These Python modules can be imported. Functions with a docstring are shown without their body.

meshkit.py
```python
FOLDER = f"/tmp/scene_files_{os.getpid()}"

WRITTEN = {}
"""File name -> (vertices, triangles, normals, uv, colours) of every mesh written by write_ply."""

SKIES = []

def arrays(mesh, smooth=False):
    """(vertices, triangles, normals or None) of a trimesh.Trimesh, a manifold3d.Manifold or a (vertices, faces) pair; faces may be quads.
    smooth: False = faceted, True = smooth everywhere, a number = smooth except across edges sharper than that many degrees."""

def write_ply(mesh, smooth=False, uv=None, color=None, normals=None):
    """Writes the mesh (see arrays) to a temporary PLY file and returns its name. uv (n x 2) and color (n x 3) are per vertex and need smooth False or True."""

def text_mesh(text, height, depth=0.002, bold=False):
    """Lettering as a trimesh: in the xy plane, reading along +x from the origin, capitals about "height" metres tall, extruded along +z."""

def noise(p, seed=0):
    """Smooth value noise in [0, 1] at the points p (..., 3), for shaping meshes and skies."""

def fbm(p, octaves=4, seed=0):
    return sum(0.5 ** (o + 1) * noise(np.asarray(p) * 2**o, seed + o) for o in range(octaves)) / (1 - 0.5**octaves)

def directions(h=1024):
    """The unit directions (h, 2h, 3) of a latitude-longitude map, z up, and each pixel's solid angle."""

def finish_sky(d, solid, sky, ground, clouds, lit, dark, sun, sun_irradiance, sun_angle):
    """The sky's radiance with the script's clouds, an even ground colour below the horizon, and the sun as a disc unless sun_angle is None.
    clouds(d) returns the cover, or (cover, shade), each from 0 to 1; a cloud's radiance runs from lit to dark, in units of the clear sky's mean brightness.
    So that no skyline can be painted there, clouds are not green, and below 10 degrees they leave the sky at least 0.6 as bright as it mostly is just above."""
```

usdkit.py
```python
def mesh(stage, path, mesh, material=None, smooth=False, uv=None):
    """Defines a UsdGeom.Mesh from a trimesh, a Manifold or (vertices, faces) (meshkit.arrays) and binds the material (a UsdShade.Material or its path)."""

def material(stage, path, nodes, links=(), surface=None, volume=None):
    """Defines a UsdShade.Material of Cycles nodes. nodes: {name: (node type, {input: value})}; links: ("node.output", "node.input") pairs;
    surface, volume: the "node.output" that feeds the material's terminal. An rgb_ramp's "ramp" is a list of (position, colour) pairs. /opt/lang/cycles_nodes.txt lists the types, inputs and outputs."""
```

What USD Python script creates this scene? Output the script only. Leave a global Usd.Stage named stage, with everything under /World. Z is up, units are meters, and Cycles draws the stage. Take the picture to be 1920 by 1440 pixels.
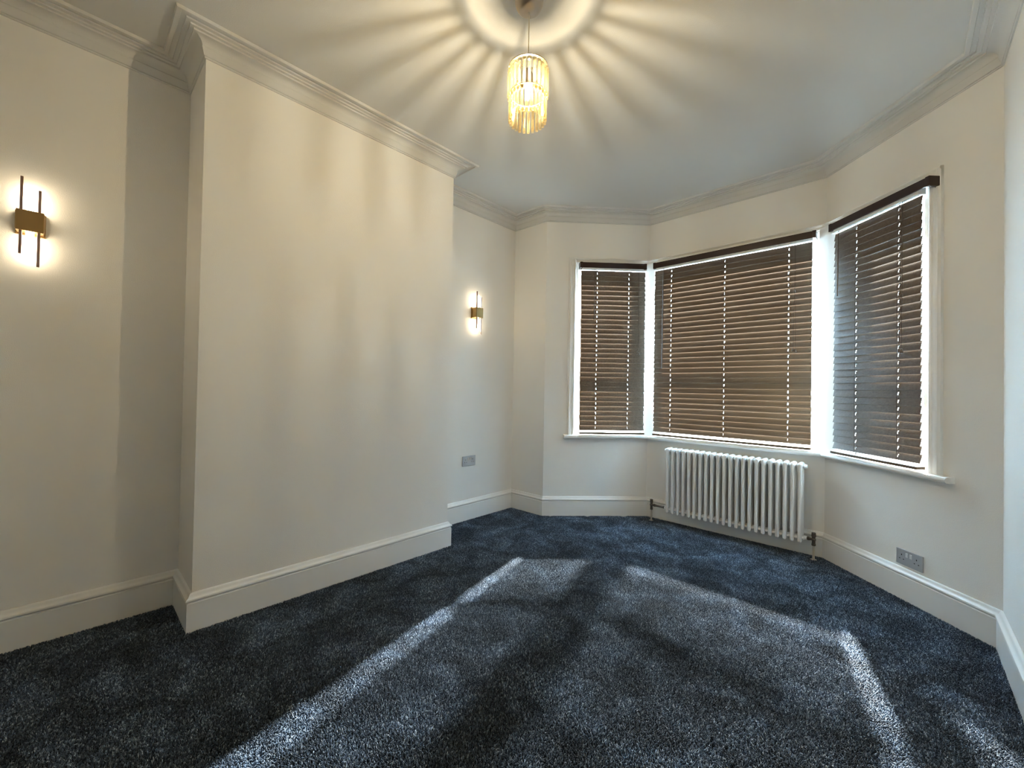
import math, random
import numpy as np, trimesh, usdkit
import manifold3d as m3
from manifold3d import Manifold, CrossSection
from shapely.geometry import Polygon, box as sbox
from shapely.ops import unary_union
from pxr import Usd, UsdGeom, UsdLux, UsdShade, Gf, Sdf

random.seed(7)
stage = Usd.Stage.CreateInMemory()
UsdGeom.SetStageUpAxis(stage, 'Z')
UsdGeom.SetStageMetersPerUnit(stage, 1.0)
UsdGeom.Xform.Define(stage, '/World')
UsdGeom.Scope.Define(stage, '/World/Looks')

# ------------------------------------------------------------------ camera, sky, sun, exposure
EXPOSURE = 2.18
SKY = (0.44, 0.72, 1.0); SKY_I = 3.7
SUN_I = 6.8; SUN_AZ = 14.0; SUN_EL = 34.0
BULB_I = 1080.0; TUBE_I = 5.2

cam = UsdGeom.Camera.Define(stage, '/World/Camera')
FPX = 778.3
cam.CreateHorizontalApertureAttr(36.0)
cam.CreateVerticalApertureAttr(27.0)
cam.CreateFocalLengthAttr(FPX * 36.0 / 1920)
cam.CreateHorizontalApertureOffsetAttr((960 - 949.6) / 1920 * 36)
cam.CreateVerticalApertureOffsetAttr(-(720 - 717.7) / 1920 * 36)
cam.CreateClippingRangeAttr(Gf.Vec2f(0.02, 500))
cam.CreateExposureAttr(EXPOSURE)
RT = (0.7240753, 0.6895069, 0.0171786); UP = (-0.0036030, -0.0211250, 0.9997704); FW = (-0.6897115, 0.7239710, 0.0128117)
CAM = (0.0, 0.0, 1.161)
cam.AddTransformOp().Set(Gf.Matrix4d(*RT, 0, *UP, 0, *[-x for x in FW], 0, *CAM, 1))

dome = UsdLux.DomeLight.Define(stage, '/World/SkyDome')
dome.CreateColorAttr(Gf.Vec3f(*SKY)); dome.CreateIntensityAttr(SKY_I)
sun = UsdLux.DistantLight.Define(stage, '/World/Sun')
sun.CreateIntensityAttr(SUN_I); sun.CreateAngleAttr(2.5); sun.CreateNormalizeAttr(True); sun.CreateColorAttr(Gf.Vec3f(1.0, 0.97, 0.92))
a, e = math.radians(SUN_AZ), math.radians(SUN_EL)
SD = np.array([-math.sin(a) * math.cos(e), math.cos(a) * math.cos(e), math.sin(e)])     # towards the sun = +z of the light
zx = np.cross([0, 0, 1], SD); zx /= np.linalg.norm(zx); zy = np.cross(SD, zx)
sun.AddTransformOp().Set(Gf.Matrix4d(*map(float, zx), 0, *map(float, zy), 0, *map(float, SD), 0, 0, 8, 8, 1))

# ------------------------------------------------------------------ helpers
taken = {}
def numbered(parent, name):
    k = taken.get((parent, name), -1) + 1
    taken[(parent, name)] = k
    return name if k == 0 else f'{name}_{k:03d}'
def obj(name, mesh, mat, parent='/World', smooth=30):
    path = f'{parent}/{numbered(parent, name)}'
    usdkit.mesh(stage, path, mesh, mat, smooth=smooth)
    return path
def xform(name, loc=(0, 0, 0), rz=0.0, parent='/World'):
    path = f'{parent}/{numbered(parent, name)}'
    x = UsdGeom.Xform.Define(stage, path)
    x.AddTranslateOp().Set(Gf.Vec3d(*map(float, loc))); x.AddRotateZOp().Set(float(rz))
    return path
def tag(path, label=None, cat=None, group=None, kind=None):
    p = stage.GetPrimAtPath(path)
    for k, v in (('label', label), ('category', cat), ('group', group), ('kind', kind)):
        if v: p.SetCustomDataByKey(k, v)
    return path
cat_ = trimesh.util.concatenate
def tm(man):
    m = man.to_mesh(); return trimesh.Trimesh(m.vert_properties[:, :3], m.tri_verts, process=False)
def bx(x0, x1, y0, y1, z0, z1, r=0.0):
    if r <= 0:
        m = trimesh.creation.box([x1 - x0, y1 - y0, z1 - z0])
        m.apply_translation([(x0 + x1) / 2, (y0 + y1) / 2, (z0 + z1) / 2]); return m
    pts = []
    for x in (x0, x1):
        for y in (y0, y1):
            for z in (z0, z1):
                sx, sy, sz = (1 if x == x1 else -1), (1 if y == y1 else -1), (1 if z == z1 else -1)
                for d in ((r, r, 0), (r, 0, r), (0, r, r), (r * .3, r * .3, r * .3)):
                    pts.append((x - sx * d[0], y - sy * d[1], z - sz * d[2]))
    return tm(Manifold.hull_points(np.array(pts)))
def cyl(p, q, r0, r1=None, n=16):
    r1 = r0 if r1 is None else r1
    p, q = np.array(p, float), np.array(q, float); d = q - p; L = np.linalg.norm(d)
    m = tm(Manifold.cylinder(L, r0, r1, n))
    m.apply_transform(trimesh.geometry.align_vectors([0, 0, 1], d / L)); m.apply_translation(p); return m
def lathe(profile, n=32):
    return trimesh.creation.revolve(np.array(profile, float), sections=n)
def ball(c, r, sub=2):
    m = trimesh.creation.icosphere(sub, r); m.apply_translation(c); return m

# ------------------------------------------------------------------ materials
L_ = '/World/Looks/'
def paint(name, col, rough, bump=0.0, scale=220.0, spec=0.5, mottling=0.02):
    n = {'g': ('geometry', {}), 'n': ('noise_texture', {'scale': scale, 'detail': 3.0}), 'b': ('bump', {'strength': bump, 'distance': 0.002}),
         'n2': ('noise_texture', {'scale': 1.7, 'detail': 4.0}),
         'r': ('rgb_ramp', {'ramp': [(0.3, [c * (1 - mottling) for c in col]), (0.7, [min(1, c * (1 + mottling)) for c in col])]}),
         'p': ('principled_bsdf', {'roughness': rough, 'specular_ior_level': spec})}
    l = [('g.position', 'n.vector'), ('g.position', 'n2.vector'), ('n2.fac', 'r.fac'), ('r.color', 'p.base_color')]
    if bump > 0: l += [('n.fac', 'b.height'), ('b.normal', 'p.normal')]
    return usdkit.material(stage, L_ + name, n, l, surface='p.BSDF')
def plain(name, col, rough=0.4, metallic=0.0, **kw):
    return usdkit.material(stage, L_ + name, {'p': ('principled_bsdf', {'base_color': col, 'roughness': rough, 'metallic': metallic, **kw})}, [], surface='p.BSDF')
M_wall = paint('wall_paint', (0.87, 0.85, 0.805), 0.75, 0.35, 260.0, 0.25)
M_ceil = paint('ceiling_paint', (0.68, 0.675, 0.65), 0.85, 0.30, 200.0, 0.2)
M_wood = paint('gloss_woodwork', (0.86, 0.85, 0.82), 0.32, 0.05, 90.0, 0.5, 0.01)
M_rad = plain('radiator_enamel', (0.84, 0.84, 0.82), 0.28)
M_steel = plain('brushed_steel', (0.50, 0.51, 0.53), 0.45, 0.35)
M_plastic = plain('white_plastic', (0.8, 0.8, 0.78), 0.35)
M_dark = plain('dark_slot', (0.02, 0.02, 0.02), 0.6)
M_pewter = plain('dark_nickel', (0.16, 0.14, 0.12), 0.35, 0.9)
M_pipe = plain('painted_pipe', (0.55, 0.53, 0.49), 0.4)
M_brass = plain('antique_brass', (0.40, 0.26, 0.11), 0.38, 0.95)
M_bar = plain('rose_bronze', (0.36, 0.25, 0.22), 0.35, 0.9)
M_nickel = plain('satin_nickel', (0.42, 0.36, 0.30), 0.33, 0.95)
M_cable = plain('clear_cable', (0.55, 0.5, 0.4), 0.3)
M_headrail = plain('white_headrail', (0.86, 0.87, 0.87), 0.35)
M_valance = plain('dark_valance', (0.025, 0.010, 0.010), 0.35)
M_cord = plain('brown_cord', (0.05, 0.03, 0.02), 0.8)
M_pave = paint('paving', (0.45, 0.44, 0.42), 0.9, 0.3, 30.0)
M_bulb = usdkit.material(stage, L_ + 'bulb_glow', {'e': ('emission', {'color': (1.0, 0.84, 0.56), 'strength': BULB_I})}, [], surface='e.emission')
M_tube = usdkit.material(stage, L_ + 'tube_glow', {'e': ('emission', {'color': (1.0, 0.83, 0.57), 'strength': TUBE_I})}, [], surface='e.emission')
M_glass = usdkit.material(stage, L_ + 'window_glass', {'f0': ('fresnel', {'IOR': 1.45}), 'geo': ('geometry', {}), 'nb': ('math', {'math_type': 'subtract', 'value1': 1.0}), 'f': ('math', {'math_type': 'multiply'}), 't': ('transparent_bsdf', {'color': (0.96, 0.98, 0.97)}), 'g': ('glossy_bsdf', {'roughness': 0.0, 'color': (1, 1, 1)}), 'm': ('mix_closure', {})},
    [('geo.backfacing', 'nb.value2'), ('f0.fac', 'f.value1'), ('nb.value', 'f.value2'), ('f.value', 'm.fac'), ('t.BSDF', 'm.closure1'), ('g.BSDF', 'm.closure2')], surface='m.closure')
M_crystal = usdkit.material(stage, L_ + 'champagne_crystal', {'w': ('layer_weight', {'blend': 0.35}), 't': ('transparent_bsdf', {'color': (0.80, 0.74, 0.60)}), 'g': ('glossy_bsdf', {'roughness': 0.08, 'color': (1.0, 0.93, 0.75)}),
    'd': ('translucent_bsdf', {'color': (1.0, 0.88, 0.6)}), 'm1': ('mix_closure', {'fac': 0.035}), 'm': ('mix_closure', {})},
    [('w.facing', 'm.fac'), ('t.BSDF', 'm1.closure1'), ('d.BSDF', 'm1.closure2'), ('m1.closure', 'm.closure1'), ('g.BSDF', 'm.closure2')], surface='m.closure')
M_bead = usdkit.material(stage, L_ + 'crystal_bead', {'w': ('layer_weight', {'blend': 0.5}), 't': ('transparent_bsdf', {'color': (0.85, 0.80, 0.66)}), 'g': ('glossy_bsdf', {'roughness': 0.05, 'color': (1.0, 0.95, 0.8)}), 'm': ('mix_closure', {})},
    [('w.facing', 'm.fac'), ('t.BSDF', 'm.closure1'), ('g.BSDF', 'm.closure2')], surface='m.closure')
M_slat = usdkit.material(stage, L_ + 'walnut_slat', {'g': ('texture_coordinate', {}), 'o': ('object_info', {}), 'mp': ('mapping', {'scale': (2.0, 60.0, 60.0)}), 'n': ('noise_texture', {'scale': 1.6, 'detail': 4.0, 'distortion': 0.6}),
    'r': ('rgb_ramp', {'ramp': [(0.25, (0.088, 0.060, 0.039)), (0.75, (0.150, 0.106, 0.070))]}), 'p': ('principled_bsdf', {'roughness': 0.33, 'specular_ior_level': 0.5})},
    [('g.object', 'mp.vector'), ('mp.vector', 'n.vector'), ('n.fac', 'r.fac'), ('r.color', 'p.base_color')], surface='p.BSDF')
M_carpet = plain('carpet_backing', (0.012, 0.016, 0.022), 0.95, specular_ior_level=0.05)
M_pile = usdkit.material(stage, L_ + 'carpet_pile', {'g': ('geometry', {}),
    'n1': ('white_noise_texture', {'dimensions': '3D'}), 'sn': ('vector_math', {'math_type': 'snap', 'vector2': (0.0045, 0.0045, 10.0)}),
    'r1': ('rgb_ramp', {'ramp': [(0.0, (0.016, 0.026, 0.042)), (0.50, (0.044, 0.070, 0.112)), (0.82, (0.105, 0.15, 0.215)), (1.0, (0.33, 0.40, 0.49))]}),
    'n2': ('noise_texture', {'scale': 5.0, 'detail': 5.0, 'distortion': 0.8}), 'r2': ('rgb_ramp', {'ramp': [(0.36, (0.50, 0.50, 0.50)), (0.50, (0.95, 0.95, 0.95)), (0.66, (1.75, 1.75, 1.75))]}),
    'mm': ('mix', {'mix_type': 'multiply', 'fac': 1.0}),
    'p': ('principled_bsdf', {'roughness': 0.6, 'specular_ior_level': 0.25, 'sheen_weight': 0.25, 'sheen_roughness': 0.4, 'sheen_tint': (0.6, 0.78, 1.0)})},
    [('g.position', 'sn.vector1'), ('sn.vector', 'n1.vector'), ('g.position', 'n2.vector'), ('n1.value', 'r1.fac'), ('n2.fac', 'r2.fac'), ('r1.color', 'mm.color1'), ('r2.color', 'mm.color2'), ('mm.color', 'p.base_color')], surface='p.BSDF')

# ------------------------------------------------------------------ room plan (closed loop, room on the right hand side of each wall)
H = 2.80
YB = -0.70
P = np.array([[-2.7620, YB], [-2.7600, 0.4115], [-2.4005, 0.4115], [-2.3976, 1.9157], [-2.756, 1.9157], [-2.756, 2.9864], [-2.3736, 2.9981],
              [-1.708, 3.7003], [-0.3918, 3.6921], [0.3396, 2.9631], [0.3430, YB]])
N = len(P)
def seg(i):
    a, b = P[i % N], P[(i + 1) % N]; d = b - a; L = np.linalg.norm(d); u = d / L
    return a, u, np.array([u[1], -u[0]]), L
def corner(i, off):
    """vertex i of the plan, moved off metres into the room (mitred)"""
    a0, u0, n0, _ = seg(i - 1); a1, u1, n1, _ = seg(i)
    m = n0 + n1; return P[i % N] + m * (off / (1 + n0 @ n1))
def at(i, s, off):
    a, u, n, L = seg(i); return a + u * s + n * off
def sweep(i, prof, s0=None, s1=None):
    """closed profile [(off, z)] along wall i; mitred at an end left None, cut square at s otherwise"""
    prof = np.array(prof, float); n = len(prof)
    A = [corner(i, o) if s0 is None else at(i, s0, o) for o, z in prof]
    B = [corner(i + 1, o) if s1 is None else at(i, s1, o) for o, z in prof]
    v = [(*p, z) for p, (o, z) in zip(A, prof)] + [(*p, z) for p, (o, z) in zip(B, prof)]
    f = []
    for k in range(n):
        j = (k + 1) % n
        f += [(k, j, n + j), (k, n + j, n + k)]
    poly = Polygon(prof)
    vt, ft = trimesh.creation.triangulate_polygon(poly, engine='earcut')
    idx = [int(np.argmin(((prof - p) ** 2).sum(1))) for p in vt]
    for t in ft:
        t = [idx[q] for q in t]
        f += [(t[0], t[1], t[2]), (n + t[2], n + t[1], n + t[0])]
    m = trimesh.Trimesh(v, f, process=False); trimesh.repair.fix_normals(m); return m
def rect(o0, o1, z0, z1): return [(o0, z0), (o1, z0), (o1, z1), (o0, z1)]
def local(i, s=0.0, off=0.0, z=0.0):
    """(loc, rotation) of a frame on wall i: x runs along the wall, y points OUT of the room"""
    p = at(i, s, off); a, u, n, L = seg(i)
    return (p[0], p[1], z), math.degrees(math.atan2(u[1], u[0]))
def W(i, mesh):
    """mesh given in the wall frame (x along, y outwards, z up) -> world"""
    (x, y, z), r = local(i); m = mesh.copy()
    m.apply_transform(trimesh.transformations.rotation_matrix(math.radians(r), [0, 0, 1])); m.apply_translation([x, y, z]); return m

# floor and ceiling
outer = Polygon([corner(i, -0.10) for i in range(N)])
fl = trimesh.creation.extrude_polygon(outer, 0.06, engine='earcut'); fl.apply_translation([0, 0, -0.06])
tag(obj('floor', fl, M_carpet, smooth=False), 'dark blue-grey heathered carpet covering the whole floor', 'floor', kind='structure')
# its pile: a few square tiles of leaning tufts, repeated over the floor
rp = np.random.default_rng(11)
TILE, NT = 0.24, 54
def pile_tile():
    gx, gy = np.meshgrid(np.arange(NT), np.arange(NT)); c = (np.stack([gx, gy], -1).reshape(-1, 2) + rp.uniform(.1, .9, (NT * NT, 2))) * (TILE / NT) - TILE / 2
    h = rp.uniform(.007, .0115, len(c)); lean = rp.normal(0, .0035, (len(c), 2)); w = rp.uniform(.0013, .0022, len(c)); an = rp.uniform(0, 6.28, len(c))
    v = []
    for k in range(3):
        t = an + k * 2.094; v.append(np.column_stack([c[:, 0] + w * np.cos(t), c[:, 1] + w * np.sin(t), np.zeros(len(c))]))
    for k in range(3):
        t = an + k * 2.094; v.append(np.column_stack([c[:, 0] + lean[:, 0] * .5 + 1.15 * w * np.cos(t), c[:, 1] + lean[:, 1] * .5 + 1.15 * w * np.sin(t), h * .62]))
    v.append(np.column_stack([c + lean, h]))
    v = np.stack(v, 1); o = np.arange(len(c))[:, None, None] * 7
    f = np.array([[0, 1, 4], [0, 4, 3], [1, 2, 5], [1, 5, 4], [2, 0, 3], [2, 3, 5], [3, 4, 6], [4, 5, 6], [5, 3, 6]])[None] + o
    return v.reshape(-1, 3), f.reshape(-1, 3)
pi = UsdGeom.PointInstancer.Define(stage, '/World/floor/carpet_pile')
targets = []
for k in range(3):
    pth = f'/World/floor/carpet_pile/tuft_{k:03d}' if k else '/World/floor/carpet_pile/tuft'
    usdkit.mesh(stage, pth, pile_tile(), M_pile, smooth=True); targets.append(pth)
pi.CreatePrototypesRel().SetTargets([Sdf.Path(t) for t in targets])
inner = Polygon([corner(i, 0.0) for i in range(N)]).buffer(TILE * .5)
pos, ori, idx = [], [], []
for x in np.arange(-2.9, 0.5, TILE):
    for y in np.arange(YB, 3.9, TILE):
        if inner.contains(sbox(x - .02, y - .02, x + .02, y + .02)):
            q = rp.integers(0, 4) * math.pi / 2
            pos.append(Gf.Vec3f(float(x), float(y), 0)); ori.append(Gf.Quath(math.cos(q / 2), 0, 0, math.sin(q / 2))); idx.append(int(rp.integers(0, 3)))
pi.CreatePositionsAttr(pos); pi.CreateOrientationsAttr(ori); pi.CreateProtoIndicesAttr(idx)
tag('/World/floor/carpet_pile', kind='stuff')
ce = trimesh.creation.extrude_polygon(outer, 0.08, engine='earcut'); ce.apply_translation([0, 0, H])
tag(obj('ceiling', ce, M_ceil, smooth=False), 'plain white painted ceiling above the pendant lamp', 'ceiling', kind='structure')

# walls
T = 0.10; SILL = 0.745; HEAD = 2.33; ZB = -0.05
OPEN = {6: (0.335, 0.931), 7: (0.067, 1.272), 8: (0.06, 0.681)}
FACE = -0.03; BACK = -0.16
wall_names = {0: ('wall_left', 'cream wall of the left alcove with the larger-looking lit sconce'), 4: ('wall_alcove', 'cream wall of the far alcove with sconce above socket'),
              5: ('wall_return', 'narrow cream return wall between far alcove and bay'), 9: ('wall_right', 'pale blue-lit wall at the right edge of the picture'), 10: ('wall_back', 'plain cream wall behind the viewer')}
for i, (nm, lb) in wall_names.items():   # walls
    tag(obj(nm, sweep(i, rect(-T, 0, ZB, H + 0.02)), M_wall, smooth=False), lb, 'wall', kind='structure')
tag(obj('wall_chimney', cat_([sweep(i, rect(-T, 0, ZB, H + 0.02)) for i in (1, 2, 3)]), M_wall, smooth=False), 'broad cream chimney breast projecting from the left wall', 'wall', kind='structure')
TB = 0.22
for i, nm, lb in ((6, 'wall_bay_left', 'cream left wall of the bay around the narrow left window'), (7, 'wall_bay_center', 'cream middle wall of the bay above and below the wide window'), (8, 'wall_bay_right', 'cream right wall of the bay with socket near skirting')):
    ms = [sweep(i, rect(-TB, 0, ZB, SILL - 0.03)), sweep(i, rect(-TB, 0, HEAD, H + 0.02))]
    if i == 6: ms.append(sweep(i, rect(-TB, 0, SILL - 0.03, HEAD), None, OPEN[6][0] - 0.045))
    if i == 8: ms.append(sweep(i, rect(-TB, 0, SILL - 0.03, HEAD), OPEN[8][1] + 0.045, None))
    tag(obj(nm, cat_(ms), M_wall, smooth=False), lb, 'wall', kind='structure')

# skirting boards
base_prof = [(0, 0), (.022, 0), (.022, .136), (.0185, .139), (.0185, .143), (.0235, .146), (.0265, .151), (.0255, .157), (.0205, .161), (.0165, .163), (.0130, .168), (.0110, .174), (.0085, .178), (.005, .1805), (0, .1805)]
bb = {0: ('baseboard_left', 'tall white skirting board of the left alcove'), 4: ('baseboard_alcove', 'tall white skirting board of the far alcove under the socket'), 5: ('baseboard_return', 'short white skirting board on the narrow return wall'),
      6: ('baseboard_bay_left', 'white skirting board under the narrow left window'), 7: ('baseboard_bay_center', 'white skirting board behind the radiator'), 8: ('baseboard_bay_right', 'white skirting board under the right window beneath the socket'),
      9: ('baseboard_right', 'bluish white skirting board on the right edge wall'), 10: ('baseboard_back', 'white skirting board behind the viewer')}
for i, (nm, lb) in bb.items():
    tag(obj(nm, sweep(i, base_prof), M_wood, smooth=40), lb, 'skirting board', kind='structure')
tag(obj('baseboard_chimney', cat_([sweep(i, base_prof) for i in (1, 2, 3)]), M_wood, smooth=40), 'tall white skirting board wrapping the chimney breast', 'skirting board', kind='structure')

# cornice
c = H
corn = [(0, c + .01), (0, c - .100), (.006, c - .100), (.008, c - .096), (.006, c - .091), (.010, c - .090), (.017, c - .064), (.020, c - .056), (.018, c - .052), (.021, c - .042), (.029, c - .032), (.042, c - .027), (.058, c - .027), (.059, c - .019),
        (.073, c - .019), (.074, c - .012), (.090, c - .012), (.092, c - .005), (.110, c - .005), (.113, c - .013), (.128, c - .013), (.132, c - .005), (.132, c + .01)]
cn = {0: 'white plaster cornice above the left alcove', 4: 'white plaster cornice above the far alcove', 5: 'white plaster cornice on the narrow return wall', 6: 'white plaster cornice above the narrow left window',
      7: 'white plaster cornice above the wide middle window', 8: 'white plaster cornice above the right window', 9: 'white plaster cornice along the right edge wall', 10: 'white plaster cornice behind the viewer'}
k = 1
tag(obj('trim_1', cat_([sweep(i, corn) for i in (1, 2, 3)]), M_ceil, smooth=40), 'white plaster cornice stepping around the chimney breast', 'cornice', kind='structure')
for i, lb in cn.items():
    k += 1
    tag(obj(f'trim_{k}', sweep(i, corn), M_ceil, smooth=40), lb, 'cornice', kind='structure')

# ------------------------------------------------------------------ windows
def prism_poly(pts2, z0, z1):
    m = trimesh.creation.extrude_polygon(Polygon(pts2), z1 - z0, engine='earcut'); m.apply_translation([0, 0, z0]); return m
sill_prof = [(BACK, SILL - .032), (.030, SILL - .032), (.046, SILL - .030), (.054, SILL - .022), (.055, SILL - .012), (.050, SILL - .003), (.042, SILL), (BACK, SILL)]
arch_prof = [(0.0, 0.0), (0.0, 0.016), (0.010, 0.024), (0.018, 0.024), (0.022, 0.018), (0.040, 0.016), (0.046, 0.020), (0.056, 0.020), (0.066, 0.012), (0.066, 0.0)]   # (across, proud)
labels = {6: ('window_1', 'narrow white sash window on the left of the bay'), 7: ('window_2', 'wide white sash window in the middle of the bay'), 8: ('window_3', 'white sash window on the right of the bay')}
MEET = 1.34
for i, (nm, lb) in labels.items():
    s0, s1 = OPEN[i]
    w = xform(nm); tag(w, lb, 'window', kind='structure')
    # lining and frame, wall frame coordinates: y outwards
    jl = 0.045 if i == 6 else 0.012; jr = 0.045 if i == 8 else 0.012
    ff = 0.042 if i == 6 else -FACE
    fr = [bx(s0 - jl, s0, ff, -BACK, SILL, HEAD), bx(s1, s1 + jr, -FACE, -BACK, SILL, HEAD), bx(s0 - jl, s1 + jr, -FACE, -BACK, HEAD - .015, HEAD + .03), bx(s0, s1, 0.07, -BACK, SILL - .002, SILL + .022)]
    if i == 6: fr.append(bx(0.270, s0 - jl, -.001, 0.12, SILL, HEAD)); fr.append(bx(s0 - jl - .001, s0 - .020, 0.016, 0.05, SILL, HEAD))
    if i == 8: fr.append(bx(s1, 0.716, -0.004, 0.12, SILL, HEAD))
    obj('frame', W(i, cat_(fr)), M_wood, w, smooth=False)
    g = 0.020 if i == 6 else 0.030
    def sash(y, z0, z1, bot, top, nm2):
        ms = [bx(s0, s0 + g, y, y + .035, z0, z1), bx(s1 - g, s1, y, y + .035, z0, z1), bx(s0 + g, s1 - g, y, y + .035, z0, z0 + bot), bx(s0 + g, s1 - g, y, y + .035, z1 - top, z1)]
        p = obj(nm2, W(i, cat_(ms)), M_wood, w, smooth=False)
        obj('pane', W(i, bx(s0 + g, s1 - g, y + .016, y + .020, z0 + bot, z1 - top)), M_glass, p, smooth=False)
    # a sash's pane is a sub-part of its sash
    sash(0.070, SILL + .02, MEET + .02, .05, .042, 'lower_sash')
    sash(0.108, MEET - .02, HEAD - .015, .042, .045, 'upper_sash')
    # sill board
    a0 = 0.178 if i == 6 else None; a1 = 0.832 if i == 8 else None
    obj('sill', sweep(i, sill_prof, a0, a1), M_wood, w, smooth=40)
    # architrave
    ar = []
    head = [(p, HEAD + q) for q, p in [(0.0, 0.0), (0.0, .012), (.010, .016), (.020, .015), (.026, .020), (.034, .024), (.042, .020), (.046, .0)]]
    ar.append(sweep(i, [(-.02, HEAD)] + head[1:-1] + [(0.0, HEAD + .046), (-.02, HEAD + .046)], 0.212 if i == 6 else None, 0.775 if i == 8 else None))
    if i == 6:
        ar.append(prism_poly([at(6, 0.212 + q, p) for q, p in arch_prof], SILL, HEAD + .03))
    if i == 8:
        ar.append(prism_poly([at(8, 0.775 - q, p) for q, p in arch_prof][::-1], SILL, HEAD + .03))
    obj('architrave', cat_(ar), M_wood, w, smooth=30)
    if i == 7:   # the posts where the three windows meet
        for (ia, sa, fa), (ib, sb, fb) in (((6, OPEN[6][1], .924), (7, OPEN[7][0], .062)), ((7, OPEN[7][1], 1.275), (8, OPEN[8][0], .102))):
            La = seg(ia)[3]
            pts = [at(ia, sa, BACK), at(ia, sa, FACE), at(ia, fa, FACE + .004), at(ia, fa + .002, .012), at(ib, fb - .002, .012), at(ib, fb, FACE + .004), at(ib, sb, FACE), at(ib, sb, BACK), corner(ib, BACK)]
            m = prism_poly(pts, SILL, HEAD + .01)
            obj('mullion_post', m, M_wood, w, smooth=False)

# ------------------------------------------------------------------ venetian blinds (wall frame, y outwards)
OFF = 0.032; TOPZ = 2.252; NS = 33; BOTZ = 0.790
blind = {6: dict(s=(0.320, 0.917), val=(0.302, 0.911), holes=(0.468, 0.764), wand=(0.434, 1.80), cord=(0.845, (1.55, 1.51)), lb='narrow dark brown wooden venetian blind, leftmost in the bay'),
         7: dict(s=(0.070, 1.238), val=(0.071, 1.262), holes=(0.222, 0.660, 1.098), wand=(0.158, 1.366), cord=(1.138, (1.915, 1.482)), lb='wide brown wooden venetian blind in the middle above the radiator'),
         8: dict(s=(0.112, 0.692), val=(0.110, 0.768), holes=(0.285, 0.565), wand=(0.172, 1.82), cord=(0.602, (1.75, 1.42)), lb='tall brown wooden venetian blind on the right of the bay')}
rng = random.Random(3)
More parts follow.
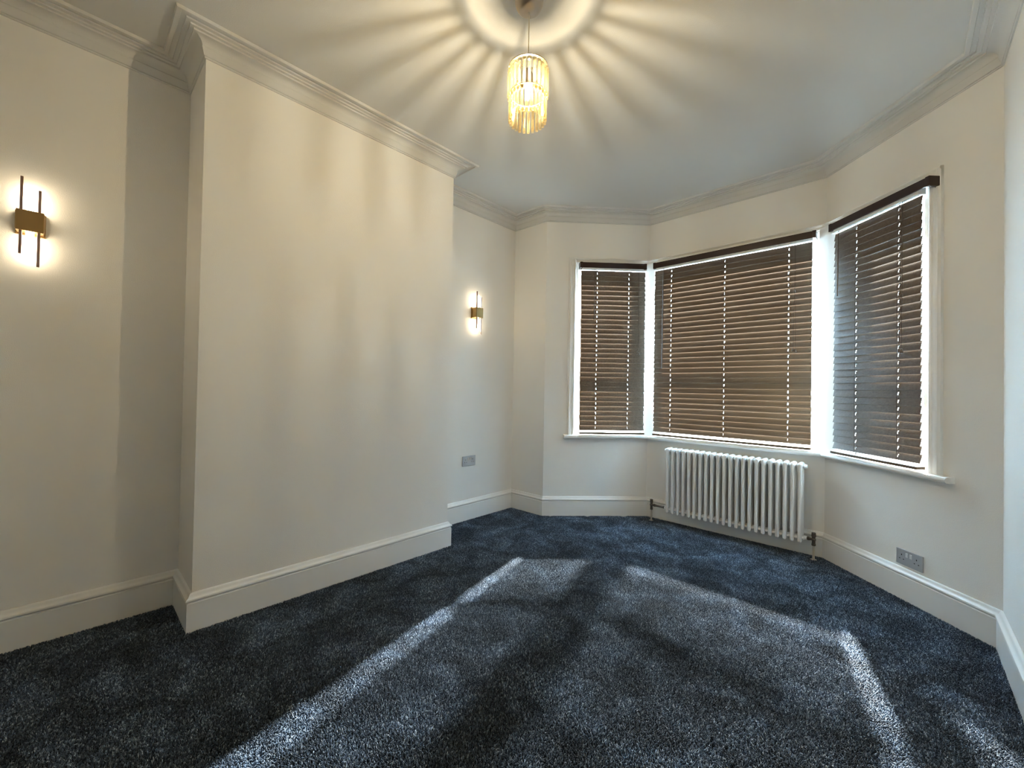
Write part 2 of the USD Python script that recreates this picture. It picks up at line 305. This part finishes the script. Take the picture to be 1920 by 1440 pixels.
for i, b in blind.items():
    s0, s1 = b['s']; v0, v1 = b['val']
    B = xform('venetian_blind'); tag(B, b['lb'], 'blind', 'closed wooden blinds in the bay window')
    hr0, hr1 = s0 - .004, s1 + .004
    obj('headrail', W(i, bx(hr0, hr1, -.058, -.012, TOPZ + .004, 2.312, .002)), M_headrail, B)
    vz0, vz1 = 2.270, 2.317
    val = [bx(v0, v1, -.074, -.065, vz0, vz1, .002), bx(v0, v1, -.070, -.0005, vz1 - .006, vz1 - .001), bx(v0 - .003, v0 + .020, -.076, -.004, vz0 - .003, vz1 + .003, .003), bx(v1 - .020, v1 + .003, -.076, -.004, vz0 - .003, vz1 + .003, .003)]
    obj('valance', W(i, cat_(val)), M_valance, B)
    poly = sbox(s0, -.025, s1, .025)
    for h in b['holes']:
        poly = poly.difference(sbox(h - .0038, -.0095, h + .0038, .0095))
    base = trimesh.creation.extrude_polygon(poly, .0026, engine='earcut'); base.apply_translation([0, 0, -.0013])
    for k in range(NS):
        z = TOPZ - .024 - k * (TOPZ - BOTZ - .049) / (NS - 1)
        t = (78.0 if i == 8 else 76.0) + rng.uniform(-1.4, 1.4) + (2.0 if k < 4 else 0) - (2.0 if k > 26 else 0) - (5 if k == NS - 1 else 0)
        m = base.copy(); m.apply_translation([-(s0 + s1) / 2, 0, 0])
        # y is outwards: the outer edge up, the room edge down
        m.apply_transform(trimesh.transformations.rotation_matrix(math.radians(t), [1, 0, 0]))
        m.apply_transform(trimesh.transformations.rotation_matrix(rng.uniform(-.0012, .0012), [0, 1, 0]))
        m.apply_translation([(s0 + s1) / 2 + rng.uniform(-.0012, .0012), -OFF, z])
        obj('slat', W(i, m), M_slat, B, smooth=False)
    obj('bottom_rail', W(i, bx(s0, s1, -OFF - .025, -OFF + .025, SILL + .012, SILL + .028, .003)), M_slat, B)
    for h in b['holes']:
        cs = [cyl((h - .0015, -OFF - .0095, SILL + .02), (h - .0015, -OFF - .0095, TOPZ + .01), .0009, n=6), cyl((h + .001, -OFF, SILL + .02), (h + .001, -OFF, TOPZ + .01), .0012, n=6), cyl((h, -OFF + .0095, SILL + .02), (h, -OFF + .0095, TOPZ + .01), .0008, n=6)]
        obj('ladder_cord', W(i, cat_(cs)), M_cord, B)
    ws, wz = b['wand']
    wd = obj('tilt_wand', W(i, cat_([cyl((ws, -.064, wz), (ws, -.060, 2.235), .0045, .0035, 10), ball((ws, -.064, wz), .0055, 1)])), M_slat, B)
    obj('hook', W(i, cyl((ws, -.060, 2.235), (ws, -.052, 2.275), .0015, n=8)), M_pewter, wd)
    cs_, (za, zb) = b['cord']
    pc = obj('pull_cord', W(i, cat_([cyl((cs_, -.060, za), (cs_, -.052, 2.27), .0009, n=6), cyl((cs_ + .008, -.061, zb), (cs_ + .004, -.052, 2.27), .0009, n=6), cyl((cs_ - .006, -.061, zb + .004), (cs_, -.060, za), .0009, n=6)])), M_cord, B)
    for (ts, tz) in ((cs_, za), (cs_ + .008, zb), (cs_ - .006, zb + .004)):
        tz_ = lathe([(0, 0), (.0075, 0), (.0085, .006), (.0060, .016), (.0035, .024), (0, .026)], 12); tz_.apply_translation([ts, -.061, tz - .024])
        obj('tassel', W(i, tz_), M_slat, pc)

# ------------------------------------------------------------------ radiator under the middle window
loc, rz = local(7)
R_ = xform('column_radiator', (0, 0, 0)); tag(R_, 'white column radiator of 22 sections under the wide middle window', 'radiator')
r0s, pitch, nsec = 0.252, 0.0448, 22
ZT, ZL = 0.672, 0.112
def sph(c, r, n=14): return Manifold.sphere(r, n).translate(c)
def hull(*a): return Manifold.batch_hull(list(a))
yf, yb_ = -0.145, -0.063
tube = lambda y: hull(sph((0, y, ZL + .013), .0125, 16), sph((0, y, ZT - .02), .0125, 16))
sec = Manifold.batch_boolean([tube(yf), tube((yf + yb_) / 2), tube(yb_),
      hull(sph((0, yf + .002, ZT - .018), .0165, 16), sph((0, yb_ - .002, ZT - .018), .0165, 16)), hull(sph((0, yf, ZT - .022), .0155, 16), sph((0, yf, ZT - .055), .0125, 16)), hull(sph((0, yb_, ZT - .022), .0155, 16), sph((0, yb_, ZT - .055), .0125, 16)),
      hull(sph((0, yf + .004, ZL + .032), .0145, 16), sph((0, yb_ - .004, ZL + .032), .0145, 16)),
      Manifold.cylinder(pitch + .001, .0145, .0145, 20, True).rotate((0, 90, 0)).translate((0, (yf + yb_) / 2, ZT - .030)),
      Manifold.cylinder(pitch + .001, .0165, .0165, 20, True).rotate((0, 90, 0)).translate((0, (yf + yb_) / 2, ZL + .032)),
      Manifold.cylinder(pitch + .001, .012, .012, 16, True).rotate((0, 90, 0)).translate((0, yf + .012, ZL + .032))], m3.OpType.Add)
secm = tm(sec)
for k in range(nsec):
    m = secm.copy(); m.apply_translation([r0s + k * pitch, 0, 0]); obj('section', W(7, m), M_rad, R_, smooth=35)
ym = (yf + yb_) / 2
for s_, sg in ((r0s - pitch / 2, -1), (r0s + (nsec - .5) * pitch, 1)):
    for z_ in (ZT - .030, ZL + .032):
        obj('end_bush', W(7, cyl((s_, ym, z_), (s_ + sg * .014, ym, z_), .019, .015, 18)), M_rad, R_)
zh = ZL + .032
for sv, se, sg in ((0.095, r0s - pitch / 2 - .014, -1), (1.268, r0s + (nsec - .5) * pitch + .014, 1)):
    body = [cyl((sv, ym, zh - .030), (sv, ym, zh + .024), .0105, .0105), cyl((sv, ym, zh + .020), (sv, ym, zh + .048), .0140, .0125), cyl((sv, ym, zh - .042), (sv, ym, zh - .028), .0125, .0125, 6), ball((sv, ym, zh), .014)]
    vp = obj('valve', W(7, cat_(body)), M_pewter, R_); tag(vp, 'dark nickel valve at the radiator foot')
    tl = obj('tailpiece', W(7, cat_([cyl((sv, ym, zh), (se, ym, zh), .0085), cyl((sv - sg * .022, ym, zh), (sv - sg * .036, ym, zh), .0125, n=6), cyl((se + sg * .004, ym, zh), (se - sg * -.0 - sg * -.014, ym, zh), .0115, n=6)])), M_pewter, R_)
    pp = obj('pipe', W(7, cat_([cyl((sv, ym, 0.0), (sv, ym, zh - .03), .0075), lathe([(.0078, 0), (.022, 0), (.020, .006), (.0078, .009)], 20).apply_translation([sv, ym, 0])])), M_pipe, R_)
for s_ in (r0s + 3.5 * pitch, r0s + 17.5 * pitch):
    obj('wall_bracket', W(7, bx(s_ - .012, s_ + .012, yb_ - .012, -.0005, ZT - .06, ZT - .035, .002)), M_rad, R_)

# ------------------------------------------------------------------ double sockets (own frame: x along wall, y outwards)
def socket(i, s, z, lb):
    loc, rz = local(i, s, 0, z)
    S = xform('double_socket', loc, rz); tag(S, lb, 'power socket', 'steel double sockets')
    obj('plate', bx(-.0745, .0745, -.0095, -.0003, -.0435, .0435, .003), M_steel, S)
    for sg in (-1, 1):
        obj('rocker_switch', bx(sg * .0115 - .0058, sg * .0115 + .0058, -.0128, -.009, .006, .030, .001), M_plastic, S)
        c_ = sg * .042
        obj('earth_slot', bx(c_ - .0022, c_ + .0022, -.0100, -.0090, .008, .0165), M_dark, S)
        obj('pin_slots', cat_([bx(c_ - .0145, c_ - .0080, -.0100, -.0090, -.0125, -.0083), bx(c_ + .0080, c_ + .0145, -.0100, -.0090, -.0125, -.0083)]), M_dark, S)
    for sg in (-1, 1):
        obj('screw', cyl((sg * .0605, -.0094, -.0), (sg * .0605, -.0104, -.0), .0032), M_steel, S)
socket(4, 0.511, 0.517, 'small grey steel double socket in the far alcove below the sconce')
socket(8, 0.608, 0.240, 'grey steel double socket low on the right bay wall above skirting')

# ------------------------------------------------------------------ wall sconces
def sconce(i, s, z, lb):
    loc, rz = local(i, s, 0, z)
    S = xform('wall_sconce', loc, rz); tag(S, lb, 'wall lamp', 'lit twin-bar wall sconces')
    obj('wall_plate', bx(-.044, .044, -.012, -.0002, -.050, .050, .002), M_brass, S)
    obj('clamp', cat_([bx(-.040, .040, -.070, -.012, -.044, .044, .003), bx(-.042, .042, -.067, -.016, -.038, .038, .002)]), M_brass, S)
    for dx, up, dn in ((-.026, .186, .142), (.026, .140, .190)):
        obj('bar', bx(dx - .0045, dx + .0045, -.063, -.053, -dn, up, .0015), M_bar, S)
    for z0, z1 in ((.044, .160), (-.160, -.044)):
        t = tm(Manifold.batch_hull([Manifold.sphere(.013, 16).translate((0, -.044, z0 + (.012 if z0 < 0 else 0))), Manifold.sphere(.013, 16).translate((0, -.044, z1 - (.012 if z0 > 0 else 0)))]))
        obj('light_tube', t, M_tube, S)
sconce(0, 0.566, 1.838, 'lit brass wall sconce with two bars on the left alcove wall')
sconce(4, 0.551, 1.820, 'lit brass wall sconce with two bars in the far alcove')

# ------------------------------------------------------------------ pendant
PX, PY = -1.130, 1.285
D = xform('pendant_lamp', (PX, PY, 0)); tag(D, 'lit pendant lamp with two tiers of champagne crystal rods hanging from ceiling', 'pendant lamp')
obj('canopy', lathe([(0, 2.727), (.020, 2.728), (.038, 2.734), (.051, 2.745), (.058, 2.760), (.060, 2.775), (.060, H), (0, H)], 40), M_nickel, D)
obj('cable', cyl((0, 0, 2.48), (0, 0, 2.73), .0022, n=8), M_cable, D)
obj('lamp_holder', lathe([(0, 2.420), (.020, 2.420), (.022, 2.426), (.022, 2.462), (.012, 2.484), (.006, 2.492), (0, 2.492)], 20), M_nickel, D)
def ring(r, z, w=.003, h=.004, spokes=0):
    a = Manifold.cylinder(h, r + w, r + w, 48) - Manifold.cylinder(h * 3, r - w, r - w, 48).translate((0, 0, -h))
    ms = [a.translate((0, 0, z))]
    for k in range(spokes):
        ms.append(Manifold.cube((r, .005, .003)).translate((0, -.0025, z)).rotate((0, 0, 360 / spokes * k + 20)))
    return tm(Manifold.batch_boolean(ms, m3.OpType.Add))
RS = 0.079; NR = 24
obj('frame_ring', ring(RS, 2.486, .0045, .004, 3), M_nickel, D)
obj('frame_ring', ring(RS - .006, 2.378, .0025, .004, 0), M_nickel, D)
rod = tm(Manifold.cylinder(1.0, .0068, .0068, 6).translate((0, 0, 0)))
def rods(r, ztop, length, nm, rot):
    for k in range(NR):
        an = 2 * math.pi * (k + rot) / NR
        x, y = r * math.cos(an), r * math.sin(an)
        m = rod.copy(); m.apply_scale([1, 1, length]); m.apply_transform(trimesh.transformations.rotation_matrix(an, [0, 0, 1])); m.apply_translation([x, y, ztop - .020 - length])
        p = obj('crystal_rod', m, M_crystal, D, smooth=False)
        obj('bead', ball((x, y, ztop - .010), .0088, 2), M_bead, p)
rods(RS, 2.486, .100, 'upper', 0)
rods(RS - .006, 2.378, .092, 'lower', .5)
obj('bulb', lathe([(0, 2.360), (.005, 2.361), (.0075, 2.366), (.0075, 2.388), (.0055, 2.394), (.004, 2.420), (0, 2.420)], 10), M_bulb, D)

# ------------------------------------------------------------------ outside
g = bx(-14, 14, 3.2, 22, -.50, -.40)
tag(obj('pavement', g, M_pave, smooth=False), 'pale paving outside the bay window', 'paving', kind='structure')
